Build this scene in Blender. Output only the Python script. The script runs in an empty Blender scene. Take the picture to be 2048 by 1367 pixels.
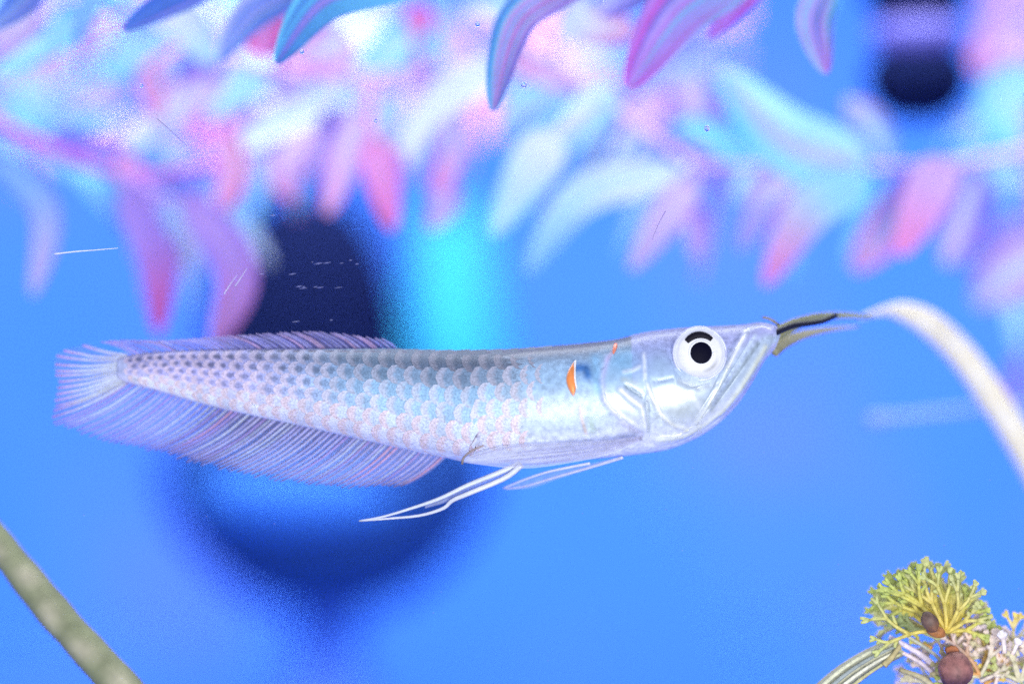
import bpy, bmesh, math, random
from mathutils import Vector, Matrix
random.seed(7)
S = 1e-4          # metres per photo pixel in the plane of the fish
D = 0.60          # camera distance to the fish
R = math.radians

# ------------------------------------------------------------------ camera, world, lamps, exposure
scn = bpy.context.scene
C = scn.collection
cam_d = bpy.data.cameras.new('camera'); cam = bpy.data.objects.new('camera', cam_d); C.objects.link(cam)
cam.location = (0, -D, 0); cam.rotation_euler = (R(90), 0, 0)
cam_d.sensor_width = 36; cam_d.lens = 36 * D / (2048 * S)
cam_d.clip_start = 0.01; cam_d.clip_end = 20
cam_d.dof.use_dof = True; cam_d.dof.focus_distance = D - 0.0075; cam_d.dof.aperture_fstop = 2.7
cam_d.dof.aperture_blades = 9
scn.camera = cam
w = bpy.data.worlds.new('World'); scn.world = w; w.use_nodes = True
bg = w.node_tree.nodes['Background']; bg.inputs[0].default_value = (0.46, 0.56, 1.0, 1); bg.inputs[1].default_value = 0.55

def lamp(name, loc, aim, size, size_y, power, col):
    d = bpy.data.lights.new(name, 'AREA'); d.shape = 'RECTANGLE'; d.size = size; d.size_y = size_y
    d.energy = power; d.color = col
    o = bpy.data.objects.new(name, d); C.objects.link(o); o.location = loc
    o.rotation_euler = (Vector(aim) - Vector(loc)).to_track_quat('-Z', 'Y').to_euler()
    return o
lamp('tank_lamp', (0, 0.15, 0.27), (0, 0.13, 0), 0.7, 0.14, 1.9, (0.92, 0.96, 1.0))
wl = lamp('wall_fill', (0, 0.0, 0.45), (0, 0.60, -0.13), 1.0, 0.12, 4.2, (0.95, 0.97, 1.0)); wl.data.spread = R(78)  # added light with no fixture behind it, brightens the back wall evenly
lamp('front_fill', (0.12, -0.85, -0.12), (0, 0, -0.01), 0.5, 0.35, 7.6, (0.95, 0.97, 1.0))  # added fill from low in front, lifts flank and belly; no real fixture

scn.view_settings.view_transform = 'Standard'; scn.view_settings.look = 'None'
scn.view_settings.exposure = 0.0; scn.view_settings.gamma = 1.0
scn.view_settings.use_curve_mapping = False
scn.cycles.use_denoising = False
scn.cycles.use_adaptive_sampling = True; scn.cycles.adaptive_threshold = 0.022; scn.cycles.adaptive_min_samples = 6
scn.cycles.max_bounces = 8; scn.cycles.transparent_max_bounces = 16
scn.cycles.caustics_reflective = False; scn.cycles.caustics_refractive = False

# ------------------------------------------------------------------ helpers
def P(px, py, Y=0.0):
    k = (D + Y) / D
    return Vector(((px - 1024) * S * k, Y, (683.5 - py) * S * k))
def lerp(a, b, t): return a + (b - a) * t
def mixc(a, b, t): return tuple(a[i] + (b[i] - a[i]) * t for i in range(3))
def smooth(a, b, x):
    t = min(1, max(0, (x - a) / (b - a))); return t * t * (3 - 2 * t)
def interp(tab, x):                       # monotone cubic through a sorted table of (x, v)
    if x <= tab[0][0]: return tab[0][1]
    if x >= tab[-1][0]: return tab[-1][1]
    n = len(tab)
    for i in range(n - 1):
        if x <= tab[i + 1][0]: break
    def d(j): return (tab[j + 1][1] - tab[j][1]) / (tab[j + 1][0] - tab[j][0])
    def m(j):
        if j == 0: return d(0)
        if j == n - 1: return d(n - 2)
        a, b = d(j - 1), d(j)
        return 0 if a * b <= 0 else 2 * a * b / (a + b)
    h = tab[i + 1][0] - tab[i][0]; t = (x - tab[i][0]) / h
    return ((2*t**3 - 3*t*t + 1) * tab[i][1] + (t**3 - 2*t*t + t) * h * m(i)
            + (-2*t**3 + 3*t*t) * tab[i + 1][1] + (t**3 - t*t) * h * m(i + 1))
def catmull(pts, n, closed=False):
    pts = [Vector(p) for p in pts]; out = []
    m = len(pts); segs = m if closed else m - 1
    for i in range(n):
        u = i / n * segs if closed else i / (n - 1) * segs
        k = min(int(u), segs - 1); t = u - k
        if closed: a, b, c, e = (pts[(k + q) % m] for q in (-1, 0, 1, 2))
        else: a, b, c, e = pts[max(k - 1, 0)], pts[k], pts[k + 1], pts[min(k + 2, m - 1)]
        out.append(0.5 * (2*b + (c - a)*t + (2*a - 5*b + 4*c - e)*t*t + (3*b - a - 3*c + e)*t**3))
    return out
def rgb(r, g, b):
    f = lambda v: (v / 255 / 12.92) if v / 255 <= 0.04045 else ((v / 255 + 0.055) / 1.055) ** 2.4
    return (f(r), f(g), f(b))

def mesh_obj(name, verts, faces, mat, parent=None, cols=None, uvs=None, flat=False):
    me = bpy.data.meshes.new(name); me.from_pydata([tuple(v) for v in verts], [], faces)
    if cols:
        at = me.color_attributes.new('Col', 'FLOAT_COLOR', 'POINT')
        for i, c in enumerate(cols): at.data[i].color = (c[0], c[1], c[2], 1)
    if uvs:
        ul = me.uv_layers.new(name='UVMap')
        for l in me.loops: ul.data[l.index].uv = uvs[l.vertex_index]
    if not flat:
        for p in me.polygons: p.use_smooth = True
    me.materials.append(mat)
    o = bpy.data.objects.new(name, me); C.objects.link(o)
    if parent: o.parent = parent
    return o
def tag(o, label=None, cat=None, group=None, kind=None):
    if label: o['label'] = label
    if cat: o['category'] = cat
    if group: o['group'] = group
    if kind: o['kind'] = kind
    return o
def empty(name, loc=(0, 0, 0)):
    o = bpy.data.objects.new(name, None); C.objects.link(o); o.location = loc; o.empty_display_size = 0.005
    return o
def adopt(root):                          # parts are made in world space; keep them there under a placed Empty
    bpy.context.view_layer.update()
    for ch in [o for o in bpy.data.objects if o.parent == root]:
        ch.matrix_parent_inverse = Matrix.Translation(root.location).inverted()

def tube_data(pts, rads, sides=8, flat=1.0, up=Vector((0, -1, 0)), cols=None, closed=True):
    """tapered tube along pts; flat < 1 squashes it along the view axis"""
    V, F, K = [], [], []
    n = len(pts)
    for i in range(n):
        t = (pts[min(i + 1, n - 1)] - pts[max(i - 1, 0)]).normalized()
        a = t.cross(up)
        if a.length < 1e-6: a = t.cross(Vector((1, 0, 0)))
        a.normalize(); b = a.cross(t).normalized()
        for k in range(sides):
            th = 2 * math.pi * k / sides
            V.append(pts[i] + a * (math.cos(th) * rads[i]) + b * (math.sin(th) * rads[i] * flat))
            if cols: K.append(cols[i])
    for i in range(n - 1):
        for k in range(sides):
            F.append((i*sides + k, i*sides + (k+1) % sides, (i+1)*sides + (k+1) % sides, (i+1)*sides + k))
    if closed:
        F.append(tuple(reversed(range(sides)))); F.append(tuple((n-1)*sides + k for k in range(sides)))
    return V, F, K
def join(parts):
    V, F, K = [], [], []
    for v, f, k in parts:
        o = len(V); V += v; F += [tuple(i + o for i in q) for q in f]; K += k
    return V, F, K
def lathe_data(prof, centre, seg=48, axis='Z', sx=1.0, sy=1.0):
    V, F = [], []
    for r, h in prof:
        for k in range(seg):
            th = 2 * math.pi * k / seg
            V.append(Vector(centre) + Vector((math.cos(th) * r * sx, math.sin(th) * r * sy, h)))
    for i in range(len(prof) - 1):
        for k in range(seg):
            F.append((i*seg + k, i*seg + (k+1) % seg, (i+1)*seg + (k+1) % seg, (i+1)*seg + k))
    return V, F

# ------------------------------------------------------------------ materials
def new_mat(name):
    m = bpy.data.materials.new(name); m.use_nodes = True
    nt = m.node_tree; return m, nt, nt.nodes['Principled BSDF'], nt.nodes['Material Output']
def noise(nt, scale, detail=3, coord='Object', rough=0.55):
    tc = nt.nodes.new('ShaderNodeTexCoord'); n = nt.nodes.new('ShaderNodeTexNoise')
    n.inputs['Scale'].default_value = scale; n.inputs['Detail'].default_value = detail; n.inputs['Roughness'].default_value = rough
    nt.links.new(tc.outputs[coord], n.inputs['Vector']); return n
def ramp(nt, src, stops):
    r = nt.nodes.new('ShaderNodeValToRGB'); nt.links.new(src, r.inputs[0])
    e = r.color_ramp.elements
    while len(e) < len(stops): e.new(0.5)
    for q, (p, c) in zip(e, stops): q.position = p; q.color = (*c, 1)
    return r
def mixrgb(nt, a, b, fac, mode='MIX'):
    m = nt.nodes.new('ShaderNodeMix'); m.data_type = 'RGBA'; m.blend_type = mode
    for sock, v in ((m.inputs[6], a), (m.inputs[7], b)):
        if isinstance(v, tuple): sock.default_value = (*v, 1)
        else: nt.links.new(v, sock)
    if isinstance(fac, (int, float)): m.inputs[0].default_value = fac
    else: nt.links.new(fac, m.inputs[0])
    return m.outputs[2]
def math_node(nt, op, a, b=0.0, clamp=False):
    m = nt.nodes.new('ShaderNodeMath'); m.operation = op; m.use_clamp = clamp
    for i, v in enumerate((a, b)):
        if isinstance(v, (int, float)): m.inputs[i].default_value = v
        else: nt.links.new(v, m.inputs[i])
    return m.outputs[0]
def bump(nt, bsdf, src, strength, dist):
    b = nt.nodes.new('ShaderNodeBump'); b.inputs['Strength'].default_value = strength; b.inputs['Distance'].default_value = dist
    nt.links.new(src, b.inputs['Height']); nt.links.new(b.outputs[0], bsdf.inputs['Normal'])

def plain(name, col, rough=0.5, metal=0.0, var=0.12, scale=300, coat=0.0, spec=0.5):
    m, nt, b, o = new_mat(name)
    n = noise(nt, scale)
    c = mixrgb(nt, tuple(v * (1 - var) for v in col), tuple(min(1, v * (1 + var)) for v in col), n.outputs[0])
    nt.links.new(c, b.inputs['Base Color']); b.inputs['Roughness'].default_value = rough
    b.inputs['Metallic'].default_value = metal; b.inputs['Coat Weight'].default_value = coat; b.inputs['Specular IOR Level'].default_value = spec
    return m
def painted(name, rough=0.45, metal=0.0, mottle=0.15, scale=400, bumpd=0.0, sheen_coat=0.0, spec=0.5):
    """colour from the mesh's own pigment attribute, broken up by noise"""
    m, nt, b, o = new_mat(name)
    a = nt.nodes.new('ShaderNodeAttribute'); a.attribute_name = 'Col'
    n = noise(nt, scale, 4)
    g = ramp(nt, n.outputs[0], [(0.3, (1 - mottle,) * 3), (0.7, (1 + mottle,) * 3)])
    c = mixrgb(nt, a.outputs['Color'], g.outputs[0], 1.0, 'MULTIPLY')
    nt.links.new(c, b.inputs['Base Color']); b.inputs['Roughness'].default_value = rough; b.inputs['Metallic'].default_value = metal
    b.inputs['Coat Weight'].default_value = sheen_coat; b.inputs['Specular IOR Level'].default_value = spec
    if bumpd: bump(nt, b, n.outputs[0], 0.5, bumpd)
    return m
def leafy(name, trans=0.45, gloss=0.08, alpha=None, mottle=0.12, scale=250):
    """thin sheet: diffuse + light coming through + a little gloss, pigment from the mesh"""
    m, nt, b, out = new_mat(name); nt.nodes.remove(b)
    a = nt.nodes.new('ShaderNodeAttribute'); a.attribute_name = 'Col'
    n = noise(nt, scale, 3)
    g = ramp(nt, n.outputs[0], [(0.3, (1 - mottle,) * 3), (0.7, (1.0,) * 3)])
    c = mixrgb(nt, a.outputs['Color'], g.outputs[0], 1.0, 'MULTIPLY')
    d = nt.nodes.new('ShaderNodeBsdfDiffuse'); t = nt.nodes.new('ShaderNodeBsdfTranslucent')
    gl = nt.nodes.new('ShaderNodeBsdfGlossy'); gl.inputs['Roughness'].default_value = 0.3
    nt.links.new(c, d.inputs[0]); nt.links.new(c, t.inputs[0])
    m1 = nt.nodes.new('ShaderNodeMixShader'); m1.inputs[0].default_value = trans
    nt.links.new(d.outputs[0], m1.inputs[1]); nt.links.new(t.outputs[0], m1.inputs[2])
    m2 = nt.nodes.new('ShaderNodeMixShader'); m2.inputs[0].default_value = gloss
    nt.links.new(m1.outputs[0], m2.inputs[1]); nt.links.new(gl.outputs[0], m2.inputs[2])
    last = m2
    if alpha is not None:
        tr = nt.nodes.new('ShaderNodeBsdfTransparent'); m3 = nt.nodes.new('ShaderNodeMixShader'); m3.inputs[0].default_value = alpha
        nt.links.new(tr.outputs[0], m3.inputs[1]); nt.links.new(m2.outputs[0], m3.inputs[2]); last = m3
    nt.links.new(last.outputs[0], out.inputs[0])
    return m

M = {}
M['leaf'] = leafy('plastic_leaf', 0.2, 0.05)
M['stem'] = painted('plastic_stem', 0.5)
M['skin'] = painted('fish_skin', 0.43, 0.08, 0.24, 900, 0.00007, 0.12)
M['plate'] = painted('head_plate', 0.36, 0.10, 0.14, 700, 0.00004, 0.25)
M['membrane'] = leafy('fin_membrane', 0.25, 0.05, 0.26, 0.3, 900)
M['tailmem'] = leafy('tail_membrane', 0.25, 0.05, 0.24, 0.3, 900)
M['ray'] = leafy('fin_ray', 0.28, 0.05, 0.75, 0.25, 1200)
M['filament'] = leafy('fin_filament', 0.2, 0.1, 0.88, 0.15, 900)
M['flesh'] = leafy('pectoral_sheet', 0.12, 0.04, 0.42, 0.25, 700)
M['barbel'] = leafy('barbel_skin', 0.3, 0.04, 0.92, 0.3, 900)
M['iris'] = painted('iris', 0.4, 0.0, 0.06, 900, 0, 0.15)
M['pupil'] = plain('pupil_black', (0.002, 0.002, 0.012), 0.5, spec=0.05)
M['dark'] = plain('iris_dark', (0.008, 0.007, 0.014), 0.5, spec=0.1)
M['black'] = plain('black_plastic', (0.006, 0.011, 0.055), 0.8, spec=0.03)
M['navy'] = plain('navy_glaze', (0.014, 0.055, 0.23), 0.7, spec=0.1)
M['blueglaze'] = plain('blue_glaze', (0.03, 0.12, 0.54), 0.6, spec=0.1)
M['paleblue'] = plain('pale_blue_glaze', (0.05, 0.21, 0.74), 0.6, spec=0.1)
M['violet'] = plain('violet_band', (0.15, 0.14, 0.58), 0.5)
M['cyan'] = plain('cyan_glaze', (0.024, 0.29, 0.56), 0.6, spec=0.1)
M['plant'] = painted('water_plant', 0.5, 0.0, 0.25, 900, 0.00012)
M['stalk'] = painted('stalk_skin', 0.75, 0.0, 0.16, 260, 0.00005)
M['cream'] = painted('cream_stalk', 0.6, 0.0, 0.05, 300)
M['berry'] = painted('berry_skin', 0.6, 0.0, 0.45, 700, 0.00012, 0.0)

# scales: silvery plate, own pigment (object colour), warm rim towards the tail, dark dot where alpha says so
m, nt, b, out = new_mat('fish_scale')
oi = nt.nodes.new('ShaderNodeObjectInfo'); uv = nt.nodes.new('ShaderNodeUVMap'); sep = nt.nodes.new('ShaderNodeSeparateXYZ')
nt.links.new(uv.outputs[0], sep.inputs[0])
u, v = sep.outputs[0], sep.outputs[1]
n = noise(nt, 1300, 3)
un = math_node(nt, 'ADD', u, math_node(nt, 'MULTIPLY', math_node(nt, 'SUBTRACT', n.outputs[0], 0.5), 0.35))
rimf = ramp(nt, un, [(0.0, (0.85,) * 3), (0.22, (0.8,) * 3), (0.40, (0.0,) * 3), (1.0, (0,) * 3)])
sepc = nt.nodes.new('ShaderNodeSeparateColor'); nt.links.new(oi.outputs['Color'], sepc.inputs[0])
c1 = mixrgb(nt, oi.outputs['Color'], (0.80, 0.62, 0.62), math_node(nt, 'MULTIPLY', rimf.outputs[0], math_node(nt, 'MULTIPLY', sepc.outputs[0], 1.5, True)))
du = math_node(nt, 'SUBTRACT', un, 0.44); dv = math_node(nt, 'SUBTRACT', v, 0.5)
dd = math_node(nt, 'SQRT', math_node(nt, 'ADD', math_node(nt, 'POWER', math_node(nt, 'ABSOLUTE', math_node(nt, 'MULTIPLY', du, 1.25)), 2.0), math_node(nt, 'POWER', math_node(nt, 'ABSOLUTE', dv), 2.0)))
dot = ramp(nt, dd, [(0.15, (1,) * 3), (0.30, (0,) * 3)])
c2 = mixrgb(nt, c1, (0.03, 0.04, 0.07), math_node(nt, 'MULTIPLY', dot.outputs[0], oi.outputs['Alpha']))
n2 = noise(nt, 2600, 2)
g = ramp(nt, n2.outputs[0], [(0.3, (0.70,) * 3), (0.7, (1.22,) * 3)])
nt.links.new(mixrgb(nt, c2, g.outputs[0], 1.0, 'MULTIPLY'), b.inputs['Base Color'])
b.inputs['Metallic'].default_value = 0.08; b.inputs['Roughness'].default_value = 0.5; b.inputs['Specular IOR Level'].default_value = 0.35
bump(nt, b, n2.outputs[0], 0.4, 0.00008)
M['scale'] = m

# ------------------------------------------------------------------ setting: blue tank back and floor
m, nt, b, out = new_mat('blue_backdrop')
n = noise(nt, 9, 3); r = ramp(nt, n.outputs[0], [(0.36, (0.034, 0.145, 0.62)), (0.52, (0.042, 0.15, 0.64)), (0.74, (0.07, 0.142, 0.66))])
nt.links.new(r.outputs[0], b.inputs['Base Color']); b.inputs['Roughness'].default_value = 0.8; b.inputs['Specular IOR Level'].default_value = 0.1
M['wall'] = m
YW = 0.60
v = [(-0.9, YW, -0.26), (0.9, YW, -0.26), (0.9, YW, 0.6), (-0.9, YW, 0.6)]
tag(mesh_obj('tank_back_wall', v, [(0, 1, 2, 3)], M['wall'], flat=True), kind='structure')
v = [(-0.9, -0.1, -0.26), (0.9, -0.1, -0.26), (0.9, YW, -0.26), (-0.9, YW, -0.26)]
tag(mesh_obj('tank_floor', v, [(0, 1, 2, 3)], M['wall'], flat=True), kind='structure')

# ------------------------------------------------------------------ ornaments far behind
def px_lathe(name, cx, Y, prof, mat, parent, seg=48, sy=1.0):
    """prof: (radius px, y px) from top to bottom, around a vertical axis"""
    k = (D + Y) / D
    c = P(cx, 683.5, Y)
    pr = [(max(r, 0.01) * S * k, (683.5 - y) * S * k) for r, y in prof]
    V, F = lathe_data(pr, c, seg, sy=sy)
    return mesh_obj(name, V, [tuple(reversed(f)) for f in F], mat, parent)
urn = empty('urn', P(650, 683, 0.38) + Vector((0, 0, -0.25)))
urn.location.z = -0.26
tag(urn, 'dark rounded urn with black dome and cyan spout, blurred behind the fish', 'urn')
prof = [(0, 372), (50, 380), (96, 402), (134, 444), (166, 505), (188, 575), (200, 640), (200, 720), (202, 780), (206, 830)]
px_lathe('neck', 614, 0.36, prof, M['black'], urn)
prof = [(188, 826), (270, 856), (330, 905), (335, 950), (318, 1010), (285, 1075), (235, 1135), (175, 1185), (110, 1215), (60, 1225), (0, 1228)]
px_lathe('bowl', 655, 0.38, prof, M['navy'], urn, 64, 0.8)
zf = (683.5 - (-0.26 / S / (0.91 / 0.6) * -1 + 683.5))
prof = [(70, 1222), (60, 1260), (66, 1330), (110, 1420), (170, 683.5 + 0.26 / S * 0.6 / 0.98)]
px_lathe('foot', 655, 0.38, prof, M['wall'], urn)
k = 0.96 / 0.6; V = []; F = []
for i in range(13):
    for j in range(32):
        a = math.pi * i / 12; t = 2 * math.pi * j / 32
        V.append(P(612, 972, 0.38 - 0.8 * 330 * S * k + 0.012) + Vector((math.cos(t) * math.sin(a) * 215 * S * k, -math.cos(a) * 0.016, math.sin(t) * math.sin(a) * 92 * S * k)))
for i in range(12):
    for j in range(32): F.append((i*32 + j, i*32 + (j+1) % 32, (i+1)*32 + (j+1) % 32, (i+1)*32 + j))
mesh_obj('boss', V, F, M['paleblue'], urn)
prof = [(0, 410), (36, 422), (60, 460), (78, 530), (92, 610), (104, 700), (108, 790), (90, 860), (40, 900)]
px_lathe('spout', 906, 0.42, prof, M['cyan'], urn)
adopt(urn)
pipe = empty('pipe', P(1832, 0, 0.20)); pipe.location.z = 0.15
tag(pipe, 'black hanging pipe with a violet band at the top right', 'pipe')
prof = [(100, -420), (102, -100), (102, -14), (98, 14), (84, 32), (66, 38)]
px_lathe('pipe_body', 1832, 0.17, prof, M['black'], pipe)
prof = [(66, 36), (90, 44), (98, 68), (92, 94), (66, 106)]
px_lathe('band', 1836, 0.17, prof, M['violet'], pipe)
prof = [(52, 98), (84, 108), (102, 134), (106, 160), (98, 192), (76, 222), (42, 240), (0, 245)]
px_lathe('end_cap', 1836, 0.17, prof, M['black'], pipe)
adopt(pipe)

# ------------------------------------------------------------------ plants hanging from above
WH = (0.80, 0.90, 0.93); CY = (0.18, 0.70, 0.92); LB = (0.22, 0.38, 0.86); LV = (0.50, 0.32, 0.84); PK = (0.92, 0.30, 0.62)
HP = (0.92, 0.16, 0.48); VI = (0.20, 0.16, 0.74); BL = (0.06, 0.17, 0.60); PP = (0.72, 0.46, 0.82); CW = (0.36, 0.78, 0.90); MG = (0.58, 0.13, 0.62)
def leaf_data(pts, width, c0, c1, seg=11, cross=4, fold=0.28, blunt=0.0, edge=None, mid=None, stalk=None, streaks=None):
    """lanceolate leaf; pts = centre line, width full width in metres; folded along the midrib"""
    ln = catmull(pts, seg)
    V, F, K = [], [], []
    up = Vector((random.uniform(-0.35, 0.35), -1, random.uniform(-0.3, 0.3))).normalized()
    for i, p in enumerate(ln):
        t = i / (seg - 1)
        ww = width * 0.5 * (math.sin(math.pi * min(1, t * 0.94 + 0.03) ** (0.80 - 0.1 * blunt))) ** (0.85 - 0.3 * blunt) + width * 0.012
        tan = (ln[min(i + 1, seg - 1)] - ln[max(i - 1, 0)]).normalized()
        a = tan.cross(up).normalized(); b = a.cross(tan)
        for j in range(cross + 1):
            s = j / cross * 2 - 1
            V.append(p + a * (s * ww) + b * (abs(s) * ww * fold))
            c = mixc(c0, c1, smooth(0.25, 0.95, t))
            if edge and s > 0.3: c = mixc(c, edge, 0.85)
            if mid and abs(s) < 0.2: c = mixc(c, mid, 0.7)
            if streaks: c = mixc(c, streaks[j % len(streaks)], .75 * (.4 + .6 * math.sin(math.pi * t)) * (1 if 0 < j < cross else .3))
            K.append(c)
    w1 = cross + 1
    for i in range(seg - 1):
        for j in range(cross): F.append((i*w1 + j, i*w1 + j + 1, (i+1)*w1 + j + 1, (i+1)*w1 + j))
    out = [(V, F, K)]
    if stalk is not None:
        q = [stalk, (stalk + ln[0]) * 0.5 + (ln[0] - ln[1]) * 0.5, ln[0], ln[1]]
        q = catmull(q, 6)
        out.append(tube_data(q, [0.0009, 0.0008, 0.0007, 0.0007, 0.0006, 0.0004], 5, cols=[c0] * 6))
    return join(out)
DS = 0.56          # overall depth of the sprays behind the fish
FILLC = [(CW, PK), (CW, WH), (CY, CW), (WH, CW), (PP, HP), (CY, PK), (LV, HP), (WH, HP), (CY, LV), (WH, CY), (VI, MG), (VI, PK), (CY, LB), (LV, MG)]
def spray(label, stems, leaves, group='hanging plastic plants', fill=0):
    """stems: list of (px polyline with depth, radius px, colour); leaves: (px points, Y0, Y1, width, c0, c1, extras)"""
    root = empty('hanging_plant', P(*stems[0][0][0]))
    tag(root, label, 'plant', group)
    nodes = []
    for pl, rad, colr in stems:
        pts = catmull([P(q[0], q[1], q[2] * DS) for q in pl], 18)
        nodes += pts
        k = (D + pl[0][2]) / D
        V, F, K = tube_data(pts, [rad * S * k * (1 - 0.5 * i / 17) for i in range(18)], 8, cols=[colr] * 18)
        mesh_obj('stem', V, F, M['stem'], root, K)
    for lf in leaves:
        q, Y0, Y1, wd, c0, c1 = lf[:6]; ex = lf[6] if len(lf) > 6 else {}
        n = len(q) - 1
        pts = [P(x, y, lerp(Y0, Y1, i / n) * DS) for i, (x, y) in enumerate(q)]
        if n == 1: pts.insert(1, (pts[0] + pts[1]) * 0.5 + Vector((random.uniform(-.001, .001), 0, 0.0015)))
        near = min(nodes, key=lambda a: (a - pts[0]).length)
        if 'blunt' in ex and ex['blunt'] < .6: ex = {**ex, 'blunt': ex['blunt'] * .4}
        if Y0 < .1:
            pal = [c0, c1, ex.get('edge') or c0, ex.get('mid') or c1, BL, LV]
            ex = {**ex, 'cross': 14, 'seg': 22, 'streaks': [random.choice(pal) for _ in range(15)]}
        V, F, K = leaf_data(pts, wd * (.9 if Y0 > .1 else 1) * S * (D + Y0) / D, c0, c1, stalk=near, **{'mid': random.choice([None, WH, CW, PP]), **ex})
        mesh_obj('leaf', V, F, M['leaf'], root, K)
    for pl, rad, colr in stems if fill else []:
        pts = catmull([P(q[0], q[1], q[2] * DS) for q in pl], 60)
        for i in range(fill):
            p = random.choice(pts[4:]) + Vector((0, random.uniform(.02, .05), 0)); k = (D + p.y) / D
            a = R(random.choice((random.uniform(55, 125), random.uniform(20, 160), random.uniform(-60, 0) - 90 * (i % 2))))
            L = random.uniform(120, 210) * S * k
            d = Vector((math.cos(a), random.uniform(-.25, .35), -math.sin(a))); side = Vector((random.uniform(-.5, .5), 0, -.55))
            q = [p, p + d * L * .5 - side * L * .12, p + d * L + side * L * .18]
            c0, c1 = random.choice(FILLC)
            V, F, K = leaf_data(q, random.uniform(24, 40) * S * k, c0, c1, blunt=random.uniform(0, .15), mid=random.choice([None, WH, CW, PP]))
            mesh_obj('leaf', V, F, M['leaf'], root, K)
    adopt(root)
    return root
# two sprays nearly in focus at the upper edge
spray('blue-leaved plant reaching in at the upper left edge, leaves sharpest there',
      [([(1000, -70, .06), (700, -60, .05), (400, -70, .05), (-40, -60, .06)], 10, LB)],
      [([(430, -30), (340, 5), (246, 60)], .05, .035, 56, BL, BL, {'mid': LB}),
       ([(860, -40), (660, -8), (552, 126)], .05, .02, 92, CY, BL, {'edge': CY, 'mid': BL}),
       ([(640, -40), (510, 20), (437, 122)], .075, .06, 70, LB, LB, {'edge': WH}),
       ([(90, -40), (40, 10), (-20, 62)], .06, .05, 60, BL, LB),
       ([(200, -40), (170, 30), (150, 90)], .09, .08, 40, CW, LB),
       ([(760, -40), (720, -5), (640, 30)], .07, .06, 60, LB, BL)])
spray('violet and cyan plant reaching in at the upper edge above the head',
      [([(1000, -80, .05), (1200, -60, .045), (1450, -70, .045), (1760, -60, .06)], 10, LV)],
      [([(1180, -40), (1040, 40), (986, 222)], .05, .02, 84, LV, BL, {'edge': CY, 'mid': PK}),
       ([(1500, -60), (1360, 20), (1258, 172)], .045, .03, 122, CY, MG, {'blunt': .5, 'edge': MG, 'mid': LV}),
       ([(1530, -40), (1480, 10), (1418, 78)], .06, .05, 48, MG, MG),
       ([(1668, -40), (1630, 40), (1652, 148)], .05, .04, 78, CY, MG, {'edge': CW}),
       ([(1330, -40), (1250, 0), (1200, 30)], .07, .07, 60, LB, LV)])
# blurred sprays
spray('pink and purple plant with long drooping leaves, above the tail fin',
      [([(-40, 230, .16), (90, 290, .16), (250, 350, .16), (460, 330, .16)], 12, MG), ([(250, 350, .16), (330, 395, .15), (400, 400, .15)], 9, LV)],
      [([(250, 380), (318, 520), (318, 668)], .15, .14, 84, LV, HP, {'blunt': .3}),
       ([(370, 390), (478, 540), (428, 690)], .14, .13, 96, LV, PK, {'blunt': .4}),
       ([(-30, 300), (90, 420), (66, 590)], .15, .14, 62, LB, PP, {'blunt': .3}),
       ([(140, 330), (215, 360), (250, 470)], .17, .17, 64, CY, LB),
       ([(90, 310), (170, 340), (220, 430)], .18, .18, 60, CW, CY),
       ([(455, 270), (470, 350), (440, 425)], .15, .15, 66, PK, HP, {'blunt': .4}),
       ([(240, 310), (275, 370), (300, 450)], .16, .16, 60, PK, PP, {'blunt': .4}),
       ([(110, 260), (170, 290), (250, 300)], .17, .17, 40, VI, MG),
       ([(370, 340), (330, 370), (270, 372)], .17, .17, 60, VI, VI),
       ([(560, 300), (560, 350), (590, 400)], .17, .17, 60, PP, PK)], fill=9)
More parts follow.
